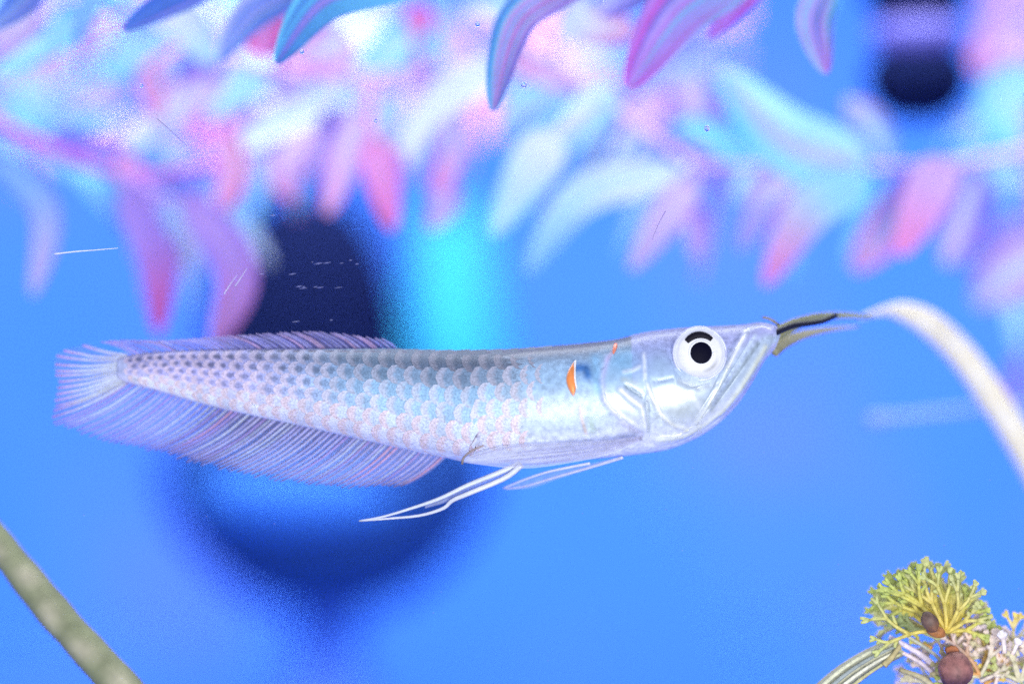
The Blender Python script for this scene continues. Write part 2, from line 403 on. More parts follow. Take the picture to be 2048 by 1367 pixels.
spray('white and pink plant in the upper middle, above the dorsal fin',
      [([(430, 110, .18), (620, 150, .18), (820, 150, .18), (1010, 120, .17)], 12, PP), ([(430, 110, .18), (330, 60, .19), (220, -40, .2)], 11, LV),
       ([(620, 150, .18), (560, 230, .18), (430, 280, .18)], 8, LV)],
      [([(1000, 130), (900, 190), (795, 300)], .16, .15, 76, WH, WH, {'blunt': .3}),
       ([(930, 180), (850, 250), (820, 330)], .17, .17, 60, PP, WH),
       ([(640, 220), (560, 250), (450, 305)], .17, .16, 70, WH, WH, {'blunt': .3}),
       ([(440, 170), (350, 215), (255, 300)], .17, .16, 66, PP, WH, {'blunt': .3}),
       ([(285, 140), (305, 185), (316, 240)], .16, .16, 48, PK, HP, {'blunt': .5}),
       ([(720, 220), (690, 320), (655, 430)], .16, .15, 70, PP, PK, {'blunt': .3}),
       ([(640, 260), (600, 310), (570, 380)], .17, .17, 80, PP, PP, {'blunt': .4}),
       ([(745, 280), (765, 360), (785, 460)], .15, .14, 70, PK, HP, {'blunt': .4}),
       ([(920, 220), (905, 310), (870, 390)], .16, .15, 56, PP, HP, {'blunt': .3}),
       ([(870, 330), (890, 400), (860, 460)], .17, .16, 66, LV, PP, {'blunt': .4}),
       ([(800, 200), (760, 250), (745, 300)], .18, .18, 66, CW, WH),
       ([(560, 20), (530, 60), (525, 110)], .10, .10, 90, HP, HP, {'blunt': .7}),
       ([(340, 10), (390, 60), (430, 130)], .15, .15, 84, WH, CW, {'blunt': .3}),
       ([(400, 110), (400, 150), (370, 190)], .19, .19, 90, VI, VI),
       ([(140, 10), (110, 80), (-10, 145)], .13, .12, 58, CY, CY, {'blunt': .2}),
       ([(130, 60), (110, 100), (60, 130)], .15, .15, 46, HP, PK, {'blunt': .4}),
       ([(80, 20), (30, 60), (-30, 90)], .17, .17, 80, PP, PP),
       ([(690, 60), (650, 100), (570, 110)], .16, .16, 100, PP, PK, {'blunt': .5}),
       ([(820, 20), (840, 45), (830, 70)], .17, .17, 60, HP, MG),
       ([(860, 40), (790, 90), (720, 130)], .18, .18, 90, CY, CY),
       ([(540, 150), (480, 170), (420, 240)], .18, .18, 80, CW, CW),
       ([(300, 80), (250, 120), (215, 160)], .18, .18, 70, CW, CY)], fill=18)
spray('white and cyan plant with a pink stem, above the middle of the fish',
      [([(960, 40, .17), (1100, 120, .16), (1230, 220, .16), (1390, 330, .16)], 15, PP)],
      [([(1110, 270), (1060, 340), (985, 470)], .14, .13, 100, WH, CW, {'blunt': .5}),
       ([(1360, 345), (1170, 385), (1055, 545)], .15, .14, 84, WH, CW, {'blunt': .3}),
       ([(1390, 360), (1330, 440), (1262, 540)], .15, .14, 70, PP, PP, {'blunt': .4}),
       ([(1370, 410), (1395, 450), (1390, 515)], .16, .16, 54, LV, PP, {'blunt': .4}),
       ([(1240, 190), (1180, 220), (1100, 280)], .15, .15, 66, CW, WH, {'blunt': .2}),
       ([(1150, 180), (1060, 220), (1000, 260)], .18, .18, 90, CY, CW),
       ([(1180, 350), (1130, 390), (1080, 430)], .17, .17, 40, VI, LV),
       ([(1130, 20), (1180, 50), (1270, 60)], .12, .12, 96, WH, PK, {'blunt': .8}),
       ([(1020, 120), (1090, 140), (1190, 190)], .17, .17, 60, PK, PP),
       ([(1330, 200), (1280, 250), (1240, 330)], .18, .18, 80, PP, WH),
       ([(1060, 10), (1000, 20), (930, 20)], .17, .17, 70, CW, WH),
       ([(1240, 340), (1210, 330), (1160, 350)], .18, .18, 60, CW, CW)], fill=16)
spray('cyan and pink plant at the right, below the black pipe',
      [([(2100, 290, .19), (1900, 330, .18), (1650, 335, .17), (1380, 330, .17)], 10, PP)],
      [([(1730, 330), (1570, 285), (1440, 140)], .15, .14, 140, CW, CY, {'blunt': .5}),
       ([(1570, 350), (1530, 410), (1478, 500)], .16, .15, 66, PP, LV, {'blunt': .4}),
       ([(1730, 365), (1620, 420), (1530, 570)], .14, .13, 92, CW, PK, {'blunt': .4}),
       ([(1890, 320), (1850, 400), (1800, 510)], .14, .13, 96, PP, PK, {'blunt': .6}),
       ([(1850, 350), (1780, 440), (1705, 540)], .17, .16, 110, LV, PK, {'blunt': .5}),
       ([(1620, 330), (1540, 345), (1470, 400)], .17, .17, 90, CW, CW),
       ([(1500, 320), (1430, 270), (1350, 250)], .17, .17, 60, CY, CY),
       ([(1420, 310), (1390, 230), (1400, 150)], .18, .18, 70, LV, PP),
       ([(1780, 330), (1740, 250), (1690, 200)], .18, .18, 70, LB, LV),
       ([(1960, 340), (1930, 430), (1890, 530)], .18, .18, 90, VI, LV)], fill=9)
spray('pale lavender plant cropped by the right edge, far behind',
      [([(2090, -60, .22), (2060, 150, .22), (2070, 400, .21), (2120, 700, .2)], 12, LV)],
      [([(2050, 60), (1990, 90), (1950, 150)], .22, .22, 110, PP, PK, {'blunt': .4}),
       ([(2070, 150), (1990, 210), (2040, 320)], .2, .2, 100, CW, CY, {'blunt': .3}),
       ([(2080, 440), (2000, 500), (1900, 520)], .22, .22, 80, LV, VI),
       ([(2110, 500), (2010, 550), (1950, 610)], .2, .2, 110, PP, LV, {'blunt': .4}),
       ([(2080, 0), (2010, -10), (1950, 30)], .23, .23, 90, LV, LV),
       ([(2080, 340), (1990, 330), (1930, 290)], .23, .23, 80, LB, CY)], fill=9)
# far mass of leaves that reads as one
parts = []
for i in range(90):
    x = random.uniform(-60, 1420); y = random.uniform(-60, 250 if x < 1050 else 210)
    if 560 < x < 700 and y > 200 and random.random() < .5: continue
    Y = random.uniform(.22, .30)
    L = random.uniform(110, 200); a = R(random.uniform(20, 160))
    q = [(x, y), (x + math.cos(a) * L * .5 + random.uniform(-30, 30), y + math.sin(a) * L * .4), (x + math.cos(a) * L, y + math.sin(a) * L * .8)]
    pale = 400 < x < 1100 and y > 20
    c0 = random.choice([PP, WH, CW, PP, LV, PK]) if pale else random.choice([LB, LV, CY, BL, VI, VI, LV, MG, LB]); c1 = random.choice([LV, PP, CY, PK, LB, CY, VI, BL])
    parts.append(leaf_data([P(a_, b_, Y) for a_, b_ in q], random.uniform(50, 100) * S * 1.4, c0, c1, seg=7, cross=2))
V, F, K = join(parts)
tag(mesh_obj('far_foliage', V, F, M['leaf'], None, K), 'far blurred mass of pale lavender and cyan leaves across the top', 'foliage', kind='stuff')

# ------------------------------------------------------------------ the fish
fish = empty('fish', P(760, 920, 0))
tag(fish, 'silver fish with big white-ringed eye and long lower fin, swimming right', 'fish')
TOP = [(236, 716), (251, 711), (300, 704), (422, 699), (593, 697), (763, 697), (902, 700), (1003, 698), (1100, 691), (1160, 686), (1229, 678), (1293, 663), (1374, 654), (1438, 651), (1487, 648), (1519, 644), (1545, 648), (1560, 658)]
BOT = [(236, 756), (251, 764), (300, 778), (422, 812), (593, 849), (763, 887), (902, 917), (960, 927), (1060, 927), (1150, 920), (1245, 912), (1293, 906), (1326, 901), (1384, 880), (1422, 858), (1471, 813), (1503, 767), (1529, 722), (1551, 694), (1560, 672)]
HW = [(236, 12), (260, 18), (400, 38), (600, 66), (800, 90), (1000, 104), (1150, 108), (1290, 104), (1400, 94), (1480, 74), (1530, 46), (1555, 18), (1560, 6)]
def cy(px): return 0.004 * smooth(800, 150, px)
def wx(px): return (px - 1024) * S * (D + cy(px)) / D
def px_of(X):
    p = X / S + 1024
    for _ in range(3): p = X / S / ((D + cy(p)) / D) + 1024
    return p
def section(px):
    k = (D + cy(px)) / D
    return (683.5 - interp(TOP, px)) * S * k, (683.5 - interp(BOT, px)) * S * k, interp(HW, px) * S
def flank_y(X, Z):
    p = px_of(X); zt, zb, hw = section(p)
    s = (Z - (zt + zb) / 2) / max((zt - zb) / 2, 1e-6); s = max(-0.985, min(0.985, s))
    return cy(p) - hw * (1 - abs(s) ** 2.3) ** (1 / 2.3)
def on_flank(px, py, lift=0.0):
    Y = 0.0
    for _ in range(5):
        q = P(px, py, Y); Y = flank_y(q.x, q.z)
    q = P(px, py, Y); e = 0.0004
    nx = (flank_y(q.x + e, q.z) - flank_y(q.x - e, q.z)) / (2*e); nz = (flank_y(q.x, q.z + e) - flank_y(q.x, q.z - e)) / (2*e)
    n = Vector((max(-2, min(2, nx)), -1, max(-2, min(2, nz)))).normalized()
    return q + n * lift
# pigment of the skin by place on the body
DORS = (0.08, 0.075, 0.12); LAVN = (0.46, 0.45, 0.76); SILV = (0.50, 0.60, 0.70); BELLY = (0.86, 0.87, 0.97); AQUA = (0.27, 0.50, 0.70); FORE = (0.40, 0.40, 0.70)
def dist_line(p, ln):
    best = 1e9
    for a, b_ in zip(ln[:-1], ln[1:]):
        ax, ay = a; dx, dy = b_[0] - ax, b_[1] - ay
        t = max(0, min(1, ((p[0] - ax) * dx + (p[1] - ay) * dy) / (dx * dx + dy * dy)))
        best = min(best, (p[0] - ax - dx * t) ** 2 + (p[1] - ay - dy * t) ** 2)
    return best
W1 = (0.92, 0.93, 0.92); CR = (0.80, 0.82, 0.62); GG = (0.20, 0.25, 0.26); BG = (0.15, 0.20, 0.38); LL = (0.56, 0.54, 0.80)
# bones and seams of the head: line, half width px, own colour, strength, height mm
HEADLINES = [
 ([(1494, 663), (1475, 695), (1455, 733)], 4.5, W1, 1.0, .35), ([(1455, 733), (1430, 790), (1392, 848)], 4, CR, .6, .2),
 ([(1480, 668), (1462, 700), (1442, 738)], 4, BG, .45, -.12), ([(1516, 687), (1464, 761), (1422, 819)], 4, GG, .65, -.15),
 ([(1530, 694), (1477, 780), (1442, 826)], 5, CR, .85, .25), ([(1493, 706), (1448, 771), (1424, 808)], 3, BG, .55, -.15),
 ([(1510, 672), (1484, 712), (1462, 748)], 4, (0.60, 0.70, 0.78), .7, .15), ([(1548, 690), (1520, 735), (1486, 788), (1450, 830)], 4, LL, .7, .0),
 ([(1313, 880), (1367, 872), (1409, 850), (1438, 826)], 5, CR, .75, .2), ([(1295, 771), (1306, 797), (1322, 829), (1345, 850), (1374, 858)], 4.5, (0.82, 0.83, 0.72), .95, .35),
 ([(1242, 780), (1261, 797), (1280, 810)], 6, W1, 1.0, .4), ([(1284, 815), (1290, 851)], 5, W1, .75, .3),
 ([(1253, 772), (1284, 792)], 4, GG, .75, -.2), ([(1229, 822), (1251, 838), (1274, 852)], 3.5, W1, .65, .2),
 ([(1240, 842), (1284, 868)], 4.5, (0.46, 0.42, 0.62), .4, -.1), ([(1288, 708), (1290, 758)], 3.5, W1, .6, .2),
 ([(1294, 798), (1298, 864)], 4, GG, .5, -.2), ([(1300, 765), (1322, 762), (1345, 756)], 2.5, BG, .6, -.15),
 ([(1247, 744), (1266, 740), (1280, 733)], 3, W1, .6, .2), ([(1229, 698), (1213, 722)], 3, (0.74, 0.40, 0.50), .6, .1),
 ([(1216, 714), (1203, 760), (1209, 800), (1232, 828)], 6, LL, .75, .3), ([(1360, 762), (1400, 776), (1430, 768)], 6, (0.34, 0.36, 0.40), .5, -.1),
 ([(1248, 760), (1272, 770)], 7, (0.46, 0.48, 0.36), .5, 0), ([(1510, 652), (1490, 670)], 3.5, BG, .5, -.1), ([(1524, 652), (1548, 668)], 5, LL, .6, .1),
 ([(1392, 800), (1404, 822)], 6, W1, .35, .05), ([(1330, 780), (1352, 812)], 8, (0.60, 0.66, 0.66), .5, 0), ([(1152, 735), (1172, 736), (1176, 750)], 11, (0.03, 0.15, 0.42), .95, -.05),
 ([(1190, 716), (1196, 780)], 10, (0.20, 0.48, 0.72), .5, 0), ([(1160, 812), (1163, 836), (1172, 866)], 3, (0.72, 0.44, 0.30), .6, .05), ([(1178, 796), (1184, 858)], 9, (0.42, 0.56, 0.40), .6, 0)]
REG = [(1320, 730, 34, 34, (0.36, 0.50, 0.64), .8), (1365, 810, 58, 44, (0.50, 0.55, 0.52), .85), (1245, 722, 36, 26, (0.26, 0.50, 0.70), .85), (1262, 850, 30, 26, (0.62, 0.62, 0.74), .7), (1500, 740, 60, 60, (0.46, 0.54, 0.60), .5)]
def head_feat(px, py, c):
    h = 0.0
    if px < 1120: return c, 0.0
    for x, y, rx, ry, cc, k in REG:
        q = ((px - x) / rx) ** 2 + ((py - y) / ry) ** 2
        if q < 4: c = mixc(c, cc, k * math.exp(-q))
    for ln, w_, cc, k, hh in HEADLINES:
        if px < min(a[0] for a in ln) - 25 or px > max(a[0] for a in ln) + 25: continue
        g_ = math.exp(-(dist_line((px, py), ln) / (w_ * w_)))
        if g_ > .01: c = mixc(c, cc, k * g_); h += hh * g_
    return c, h * 0.001
def pigment(px, s):                       # s: 1 back, -1 belly
    back = smooth(0.60, 1.0, s)
    c = mixc(BELLY, SILV, smooth(-0.85, -0.25, s))
    c = mixc(c, AQUA, 0.55 * smooth(-0.1, 0.4, s) * smooth(700, 1000, px) * (1 - smooth(1330, 1400, px)))
    if px < 1260: c = mixc(c, DORS, back * 0.9)
    else: c = mixc(c, FORE, smooth(0.1, 0.6, s) * 0.85)
    c = mixc(c, DORS, back * 0.35)
    c = mixc(c, LAVN, 0.55 * smooth(600, 250, px))
    return c
NS, NR = 380, 120
V, F, K = [], [], []
for i in range(NS):
    t = i / (NS - 1); px = 236 + (1560 - 236) * (1 - (1 - t) ** 1.25)
    zt, zb, hw = section(px)
    for k in range(NR):
        th = 2 * math.pi * k / NR
        cth, sth = math.cos(th), math.sin(th)
        yy = math.copysign(abs(cth) ** (2 / 2.3), cth) * hw; s = math.copysign(abs(sth) ** (2 / 2.3), sth)
        q = Vector((wx(px), cy(px) + yy, (zt + zb) / 2 + s * (zt - zb) / 2))
        kk = D / (D - abs(q.y)); c_, h_ = head_feat(1024 + q.x / S * kk, 683.5 - q.z / S * kk, pigment(px, s))
        q.y += math.copysign(min(h_, 0.0005), yy) * (1 - s * s)
        V.append(q); K.append(c_)
for i in range(NS - 1):
    for k in range(NR): F.append((i*NR + k, (i+1)*NR + k, (i+1)*NR + (k+1) % NR, i*NR + (k+1) % NR))
F.append(tuple(range(NR))); F.append(tuple(reversed([(NS-1)*NR + k for k in range(NR)])))
body = mesh_obj('body', V, F, M['skin'], fish, K)

# scales, six rows, each a thin plate lifted at its tail-side edge
ROWS = 6
def row_y(px, f):                         # f: 0 at back .. 1 at belly
    t, b_ = interp(TOP, px), interp(BOT, px)
    return lerp(t + 5, b_ - (6 if px < 950 else 30), f)
def make_scale(px, f0, f1, length, colr, spot, lift):
    V, F, U = [], [], []
    nu, nv = 5, 5
    for i in range(nu):
        u_ = i / (nu - 1)
        for j in range(nv):
            v_ = j / (nv - 1)
            bow = 1 - (2 * v_ - 1) ** 2
            x = px + (u_ - 0.5) * length * 1.35 - (bow - 0.6) * length * 0.34 * (1 - u_)
            f = lerp(f0 - 0.03, f1 + 0.03, v_)
            # rounded tail-side corners
            f = lerp((f0 + f1) / 2, f, 1 - 0.16 * (1 - u_) ** 2)
            x = max(x, 248)
            V.append(on_flank(x, row_y(x, f), lerp(lift, lerp(0.00002, -0.00009, smooth(980, 1110, px)), u_ ** 0.7) + 0.00001 * bow)); U.append((u_, v_))
    for i in range(nu - 1):
        for j in range(nv - 1): F.append((i*nv + j, i*nv + j + 1, (i+1)*nv + j + 1, (i+1)*nv + j))
    o = mesh_obj('scale', V, F, M['scale'], body, uvs=U)
    o.color = (*colr, spot)
px = 262.0; coln = 0
while px < 1225:
    L = lerp(20, 33, smooth(250, 620, px))
    nrow = ROWS if px > 330 else (5 if px > 285 else 4)
    for r_ in range(nrow):
        x = px + (L * 0.5 if r_ % 2 else 0) + random.uniform(-2, 2)
        f0, f1 = r_ / nrow, (r_ + 1) / nrow; fm = (f0 + f1) / 2
        if x > 1112 - 60 * fm + 26 * (r_ % 2): continue
        flankc = mixc((0.52, 0.50, 0.88), (0.32, 0.54, 0.74), smooth(420, 760, x))
        flankc = mixc(flankc, (0.46, 0.58, 0.68), smooth(900, 1150, x))
        c = mixc(flankc, (0.80, 0.82, 0.95), smooth(0.5, 0.92, fm))
        if r_ == 0: c = mixc(c, (0.06, 0.055, 0.085), 0.30 + 0.5 * smooth(450, 900, x))
        if r_ == 1: c = mixc(c, (0.15, 0.16, 0.21), 0.25 + 0.3 * smooth(500, 1000, x))
        c = mixc(c, pigment(x, 1 - 2 * fm), smooth(940, 1110, x) * .85)
        j = random.uniform(0.86, 1.12); c = tuple(min(1, v_ * j) for v_ in c)
        spot = {0: .7, 1: .66, 2: .56, 3: .36, 4: .1, 5: 0}[r_] * (1 - smooth(560, 860, x)) * random.uniform(.55, 1.0)
        if r_ <= 1: spot = max(spot, 0.3 * (1 - smooth(900, 1200, x)) * random.random())
        make_scale(x, f0, f1, L, c, spot, 0.00013 * lerp(.7, 1, smooth(300, 600, x)) * (1 - 0.75 * smooth(850, 1100, x)))
    px += L; coln += 1

# --- head plates and ridges lying on the flank
def patch(name, outline, colr, h, parent=fish, rings=6, n=40, edgec=None, mat='plate'):
    ol = catmull([(x, y, 0) for x, y in outline], n, True)
    c = sum(ol, Vector()) / n
    V, F, K = [], [], []
    for i in range(rings):
        t = 1 - i / rings
        for q in ol:
            w_ = c + (q - c) * t
            V.append(on_flank(w_.x, w_.y, 0.00006 + h * (1 - t ** 5))); K.append(mixc(colr, edgec or colr, smooth(.8, 1, t)))
    V.append(on_flank(c.x, c.y, h)); K.append(colr)
    for i in range(rings - 1):
        for k in range(n): F.append((i*n + k, i*n + (k+1) % n, (i+1)*n + (k+1) % n, (i+1)*n + k))
    for k in range(n): F.append(((rings-1)*n + k, (rings-1)*n + (k+1) % n, rings*n))
    return mesh_obj(name, V, F, M[mat], parent, K)
def ridge(name, line, w0, w1, colr, parent=fish, lift=0.0002, flat=0.35, n=18, c1=None, mat='plate'):
    ln = catmull([(x, y, 0) for x, y in line], n)
    pts = [on_flank(q.x, q.y, lift) for q in ln]
    rads = [(lerp(w0, w1, i / (n-1)) * (0.35 + 0.65 * math.sin(math.pi * min(1, max(0, (i + .6) / n))) ** .5)) * S * .5 for i in range(n)]
    V, F, K = tube_data(pts, rads, 8, flat, cols=[mixc(colr, c1 or colr, i / (n-1)) for i in range(n)])
    return mesh_obj(name, V, F, M[mat], parent, K)
def plate(name, outline, h, parent=fish, rings=26, n=110):
    """a head bone: raised sheet whose relief and pigment follow the bones and seams above"""
    ol = catmull([(x, y, 0) for x, y in outline], n, True)
    c = sum(ol, Vector()) / n
    V, F, K = [], [], []
    def put(w_, t):
        sq = on_flank(w_.x, w_.y, 0); p_ = px_of(sq.x); zt, zb, hw = section(p_)
        s_ = max(-1, min(1, (sq.z - (zt + zb) / 2) / max((zt - zb) / 2, 1e-6)))
        cc, hh = head_feat(w_.x, w_.y, pigment(p_, s_))
        V.append(on_flank(w_.x, w_.y, lerp(-0.0001, h * .5 + hh, 1 - t ** 4))); K.append(cc)
    for i in range(rings):
        t = 1 - (i / rings) ** 1.2
        for q in ol: put(c + (q - c) * t, t)
    put(c, 0)
    for i in range(rings - 1):
        for k in range(n): F.append((i*n + k, i*n + (k+1) % n, (i+1)*n + (k+1) % n, (i+1)*n + k))
    for k in range(n): F.append(((rings-1)*n + k, (rings-1)*n + (k+1) % n, rings*n))
    return mesh_obj(name, V, F, M['plate'], parent, K)
plate('gill_cover', [(1198, 752), (1212, 712), (1246, 694), (1280, 700), (1292, 730), (1298, 790), (1302, 850), (1300, 884), (1270, 866), (1236, 836), (1206, 800)], 0.0006)
plate('cheek_plate', [(1290, 706), (1330, 700), (1352, 740), (1390, 768), (1436, 762), (1430, 795), (1400, 838), (1374, 866), (1335, 858), (1310, 830), (1296, 780)], 0.0005)
plate('lower_jaw', [(1552, 672), (1543, 702), (1520, 738), (1494, 780), (1462, 820), (1422, 852), (1396, 868), (1392, 848), (1428, 802), (1462, 752), (1496, 700), (1530, 672)], 0.0004)
plate('chin', [(1312, 872), (1360, 866), (1394, 846), (1400, 862), (1374, 878), (1330, 892), (1306, 890)], 0.0003, rings=12, n=70)
plate('upper_jaw', [(1500, 656), (1504, 672), (1482, 710), (1456, 752), (1422, 806), (1390, 856), (1380, 850), (1414, 790), (1446, 732), (1476, 684)], 0.0007)
plate('snout_plate', [(1486, 654), (1520, 648), (1546, 652), (1554, 664), (1530, 674), (1506, 680), (1490, 676)], 0.0003, rings=14, n=70)
# orange mark behind the gill, with its white rim and blue patch
patch('orange_mark', [(1150, 722), (1138, 738), (1132, 758), (1137, 778), (1147, 792), (1152, 776), (1150, 750)], (0.95, 0.30, 0.07), 0.0004, rings=5, n=28, edgec=(0.66, 0.46, 0.42))
ridge('white_rim', [(1151, 722), (1149, 740), (1150, 760), (1154, 778)], 6, 4, (0.92, 0.88, 0.84), fish, .0003)
patch('orange_spot', [(1229, 686), (1235, 688), (1233, 698), (1227, 708), (1225, 700)], (0.92, 0.28, 0.16), 0.0004, rings=3, n=16)

# --- eye: domed, rim, white ring, pupil, dark crescent above
ec = on_flank(1399, 707, 0.0); eye_n = Vector((0.08, -1, 0.06)).normalized()
ex_ = eye_n.cross(Vector((0, 0, 1))).normalized() * -1; ez_ = ex_.cross(eye_n).normalized() * 1
if ez_.z < 0: ez_ = -ez_
if ex_.x < 0: ex_ = -ex_
def eye_pt(a, b, h): return ec + ex_ * (a * S) + ez_ * (b * S) + eye_n * (h * S)
def dome(r): return 16 * (1 - (r / 56) ** 2) + 2
def disc(name, rs, a0, a1, colf, mat, parent, raise_=0.0, n=48, cx_=0, cz_=0):
    V, F, K = [], [], []
    full = abs(a1 - a0) > 359; m_ = n if full else n + 1
    for r0 in rs:
        for k in range(m_):
            th = R(a0 + (a1 - a0) * k / n)
            x, z = cx_ + math.cos(th) * r0, cz_ + math.sin(th) * r0
            V.append(eye_pt(x, z, dome(math.hypot(x, z)) + raise_)); K.append(colf(r0, th))
    for i in range(len(rs) - 1):
        for k in range(n):
            F.append((i*m_ + k, i*m_ + (k+1) % m_, (i+1)*m_ + (k+1) % m_, (i+1)*m_ + k))
    return mesh_obj(name, V, F, M[mat], parent, K)
IV = (0.88, 0.86, 0.82)
def eyecol(r0, th):  # grey shading at the rim and lower right is painted into the eyeball colour
    c = IV
    if r0 > 44: c = mixc(c, (0.78, 0.80, 0.92), smooth(44, 50, r0))
    c = mixc(c, (0.52, 0.54, 0.62), 0.55 * math.exp(-((r0 - 45) / 2.5) ** 2)); c = mixc(c, (0.60, 0.60, 0.62), .45 * smooth(28, 42, r0) * max(0, math.cos(th - R(-100))))
    return mixc(c, (0.40, 0.40, 0.38), 0.8 * math.exp(-((r0 - 36) / 4) ** 2) * max(0, math.cos(th - R(-50))) ** 6)
eye = disc('eye', [54, 52, 50, 48, 46, 44, 42, 40, 38, 36, 34, 30, 26, 20, 10, .1], 0, 360, eyecol, 'iris', fish)
disc('pupil', [22, 20, 14, 8, .1], 0, 360, lambda r0, th: (0, 0, 0), 'pupil', eye, 1.6, cx_=1, cz_=1)
V, F, K = tube_data([eye_pt(1 + math.cos(R(a)) * 23, 1 + math.sin(R(a)) * 23, dome(23) + .4) for a in range(0, 361, 10)], [2.2 * S] * 37, 6, cols=[(0.98, 0.97, 0.95)] * 37)
mesh_obj('iris_ring', V, F, M['iris'], eye, K)
V, F, K = tube_data([eye_pt(-1 + math.cos(R(a)) * 34, -1 + math.sin(R(a)) * 36, dome(35) + .2) for a in range(48, 146, 7)],
                    [S * 8.2 * (0.62 + 0.38 * math.sin(math.pi * (i + .5) / 14) ** .6) for i in range(14)], 8, .3, cols=[(0, 0, 0)] * 14)
mesh_obj('iris_crescent', V, F, M['dark'], eye)
V, F, K = tube_data([eye_pt(math.cos(R(a)) * 52, math.sin(R(a)) * 52, 3.5) for a in range(0, 361, 10)], [3.2 * S] * 37, 8, cols=[(0.60, 0.62, 0.80)] * 37)
mesh_obj('eye_rim', V, F, M['plate'], eye, K)

# --- fins
def interp_v(pts, acc, L):
    for i in range(len(acc) - 1):
        if L <= acc[i + 1] + 1e-9: return pts[i].lerp(pts[i + 1], (L - acc[i]) / max(acc[i + 1] - acc[i], 1e-9))
    return pts[-1]
def fin(name, base, tips, n, colb, colt, rw, bend, ray_c, ray_t, wave=0.0003, tipjit=6, ragged=0.0, shorten=0.96, mat='membrane', even=True):
    """base / tips: matching px lists; a membrane sheet with n separate rays on it"""
    B = catmull([(x, y, 0) for x, y in base], 200); T = catmull([(x, y, 0) for x, y in tips], 200)
    acc = [0.0]
    for a, b2 in zip(B[:-1], B[1:]): acc.append(acc[-1] + (b2 - a).length)
    if even: B, T = ([interp_v(q, acc, i / 199 * acc[-1]) for i in range(200)] for q in (B, T))
    def at(u_, v_):
        i = min(199, max(0, u_ * 199)); a = int(i); f = i - a; b2 = min(a + 1, 199)
        b_ = B[a].lerp(B[b2], f); t_ = T[a].lerp(T[b2], f)
        d = t_ - b_; nrm = Vector((-d.y, d.x, 0))
        q = b_ + d * v_ + nrm * (bend * math.sin(math.pi * v_))
        Y = cy(q.x) + wave * math.sin(u_ * 37) * v_ + wave * 2 * math.sin(u_ * 9 + 1) * v_
        return P(q.x, q.y, Y)
    V, F, K = [], [], []
    nu, nv = n * 2, 6
    jit = [random.uniform(-1, 1) * ragged for _ in range(nu + 1)]
    for i in range(nu + 1):
        for j in range(nv + 1):
            v_ = j / nv; e = shorten + jit[i] - (0.03 if i % 2 else 0)
            V.append(at(i / nu, v_ * e)); K.append(mixc(colb, mixc(colt, (0.46, 0.42, 0.82), smooth(.7, .95, i / nu)), smooth(.3, 1, v_)))
    for i in range(nu):
        for j in range(nv): F.append((i*(nv+1) + j, i*(nv+1) + j + 1, (i+1)*(nv+1) + j + 1, (i+1)*(nv+1) + j))
    root = mesh_obj(name, V, F, M[mat], fish, K)
    for r_ in range(n):
        u_ = (r_ + .5) / n + random.uniform(-.25, .25) / n; ln = 0.985 + random.uniform(-.02, .02) * (1 + ragged * 20)
        pts = [at(u_ + random.uniform(-.05, .05) / n, j / 7 * ln) + Vector((0, -0.00025, 0)) for j in range(8)]
        j_ = random.uniform(.85, 1.15); c0 = tuple(min(1, q * j_) for q in random.choice(ray_c))
        V, F, K = tube_data(pts, [rw * S * (1 - .45 * j / 7) for j in range(8)], 5, .5, cols=[mixc(c0, mixc(ray_t, (0.66, 0.46, 0.72), smooth(.72, .95, u_)), smooth(.55, 1, j / 7)) for j in range(8)])
        mesh_obj('ray', V, F, M['ray'], root, K)
    return root
LAV = (0.74, 0.70, 1.0); PNK = (0.98, 0.58, 0.72); WHT = (0.80, 0.82, 0.95)
fin('anal_fin', [(893, 914), (763, 884), (600, 848), (450, 815), (350, 790), (290, 772), (254, 760)],
    [(808, 972), (640, 972), (450, 940), (310, 903), (210, 882), (130, 856), (104, 842)], 58,
    (0.62, 0.62, 0.98), (0.56, 0.44, 0.70), 2.7, -0.05, [LAV, LAV, PNK, WHT, LAV, (0.66, 0.50, 0.84)], (0.52, 0.38, 0.48), ragged=.05, shorten=.92)
fin('dorsal_fin', [(800, 700), (700, 698), (600, 698), (480, 699), (400, 701), (320, 705), (262, 712)],
    [(772, 678), (640, 663), (540, 666), (410, 674), (330, 681), (245, 680), (196, 684)], 46,
    (0.36, 0.34, 0.80), (0.42, 0.32, 0.70), 2.1, 0.06, [(0.56, 0.54, 0.95), (0.46, 0.46, 0.92), (0.78, 0.56, 0.84), (0.5, 0.5, 0.9)], (0.62, 0.52, 0.86), ragged=.05, shorten=.72)
fin('tail_fin', [(256, 710), (250, 716), (247, 726), (246, 738), (247, 750), (250, 760), (254, 768)],
    [(176, 686), (118, 704), (106, 734), (116, 764), (112, 792), (106, 818), (104, 842)], 13,
    (0.40, 0.48, 0.92), (0.36, 0.38, 0.88), 4.4, -0.04, [(0.86, 0.90, 0.98), WHT, (0.8, 0.84, 0.96)], (0.84, 0.56, 0.74), mat='tailmem', shorten=1.0)
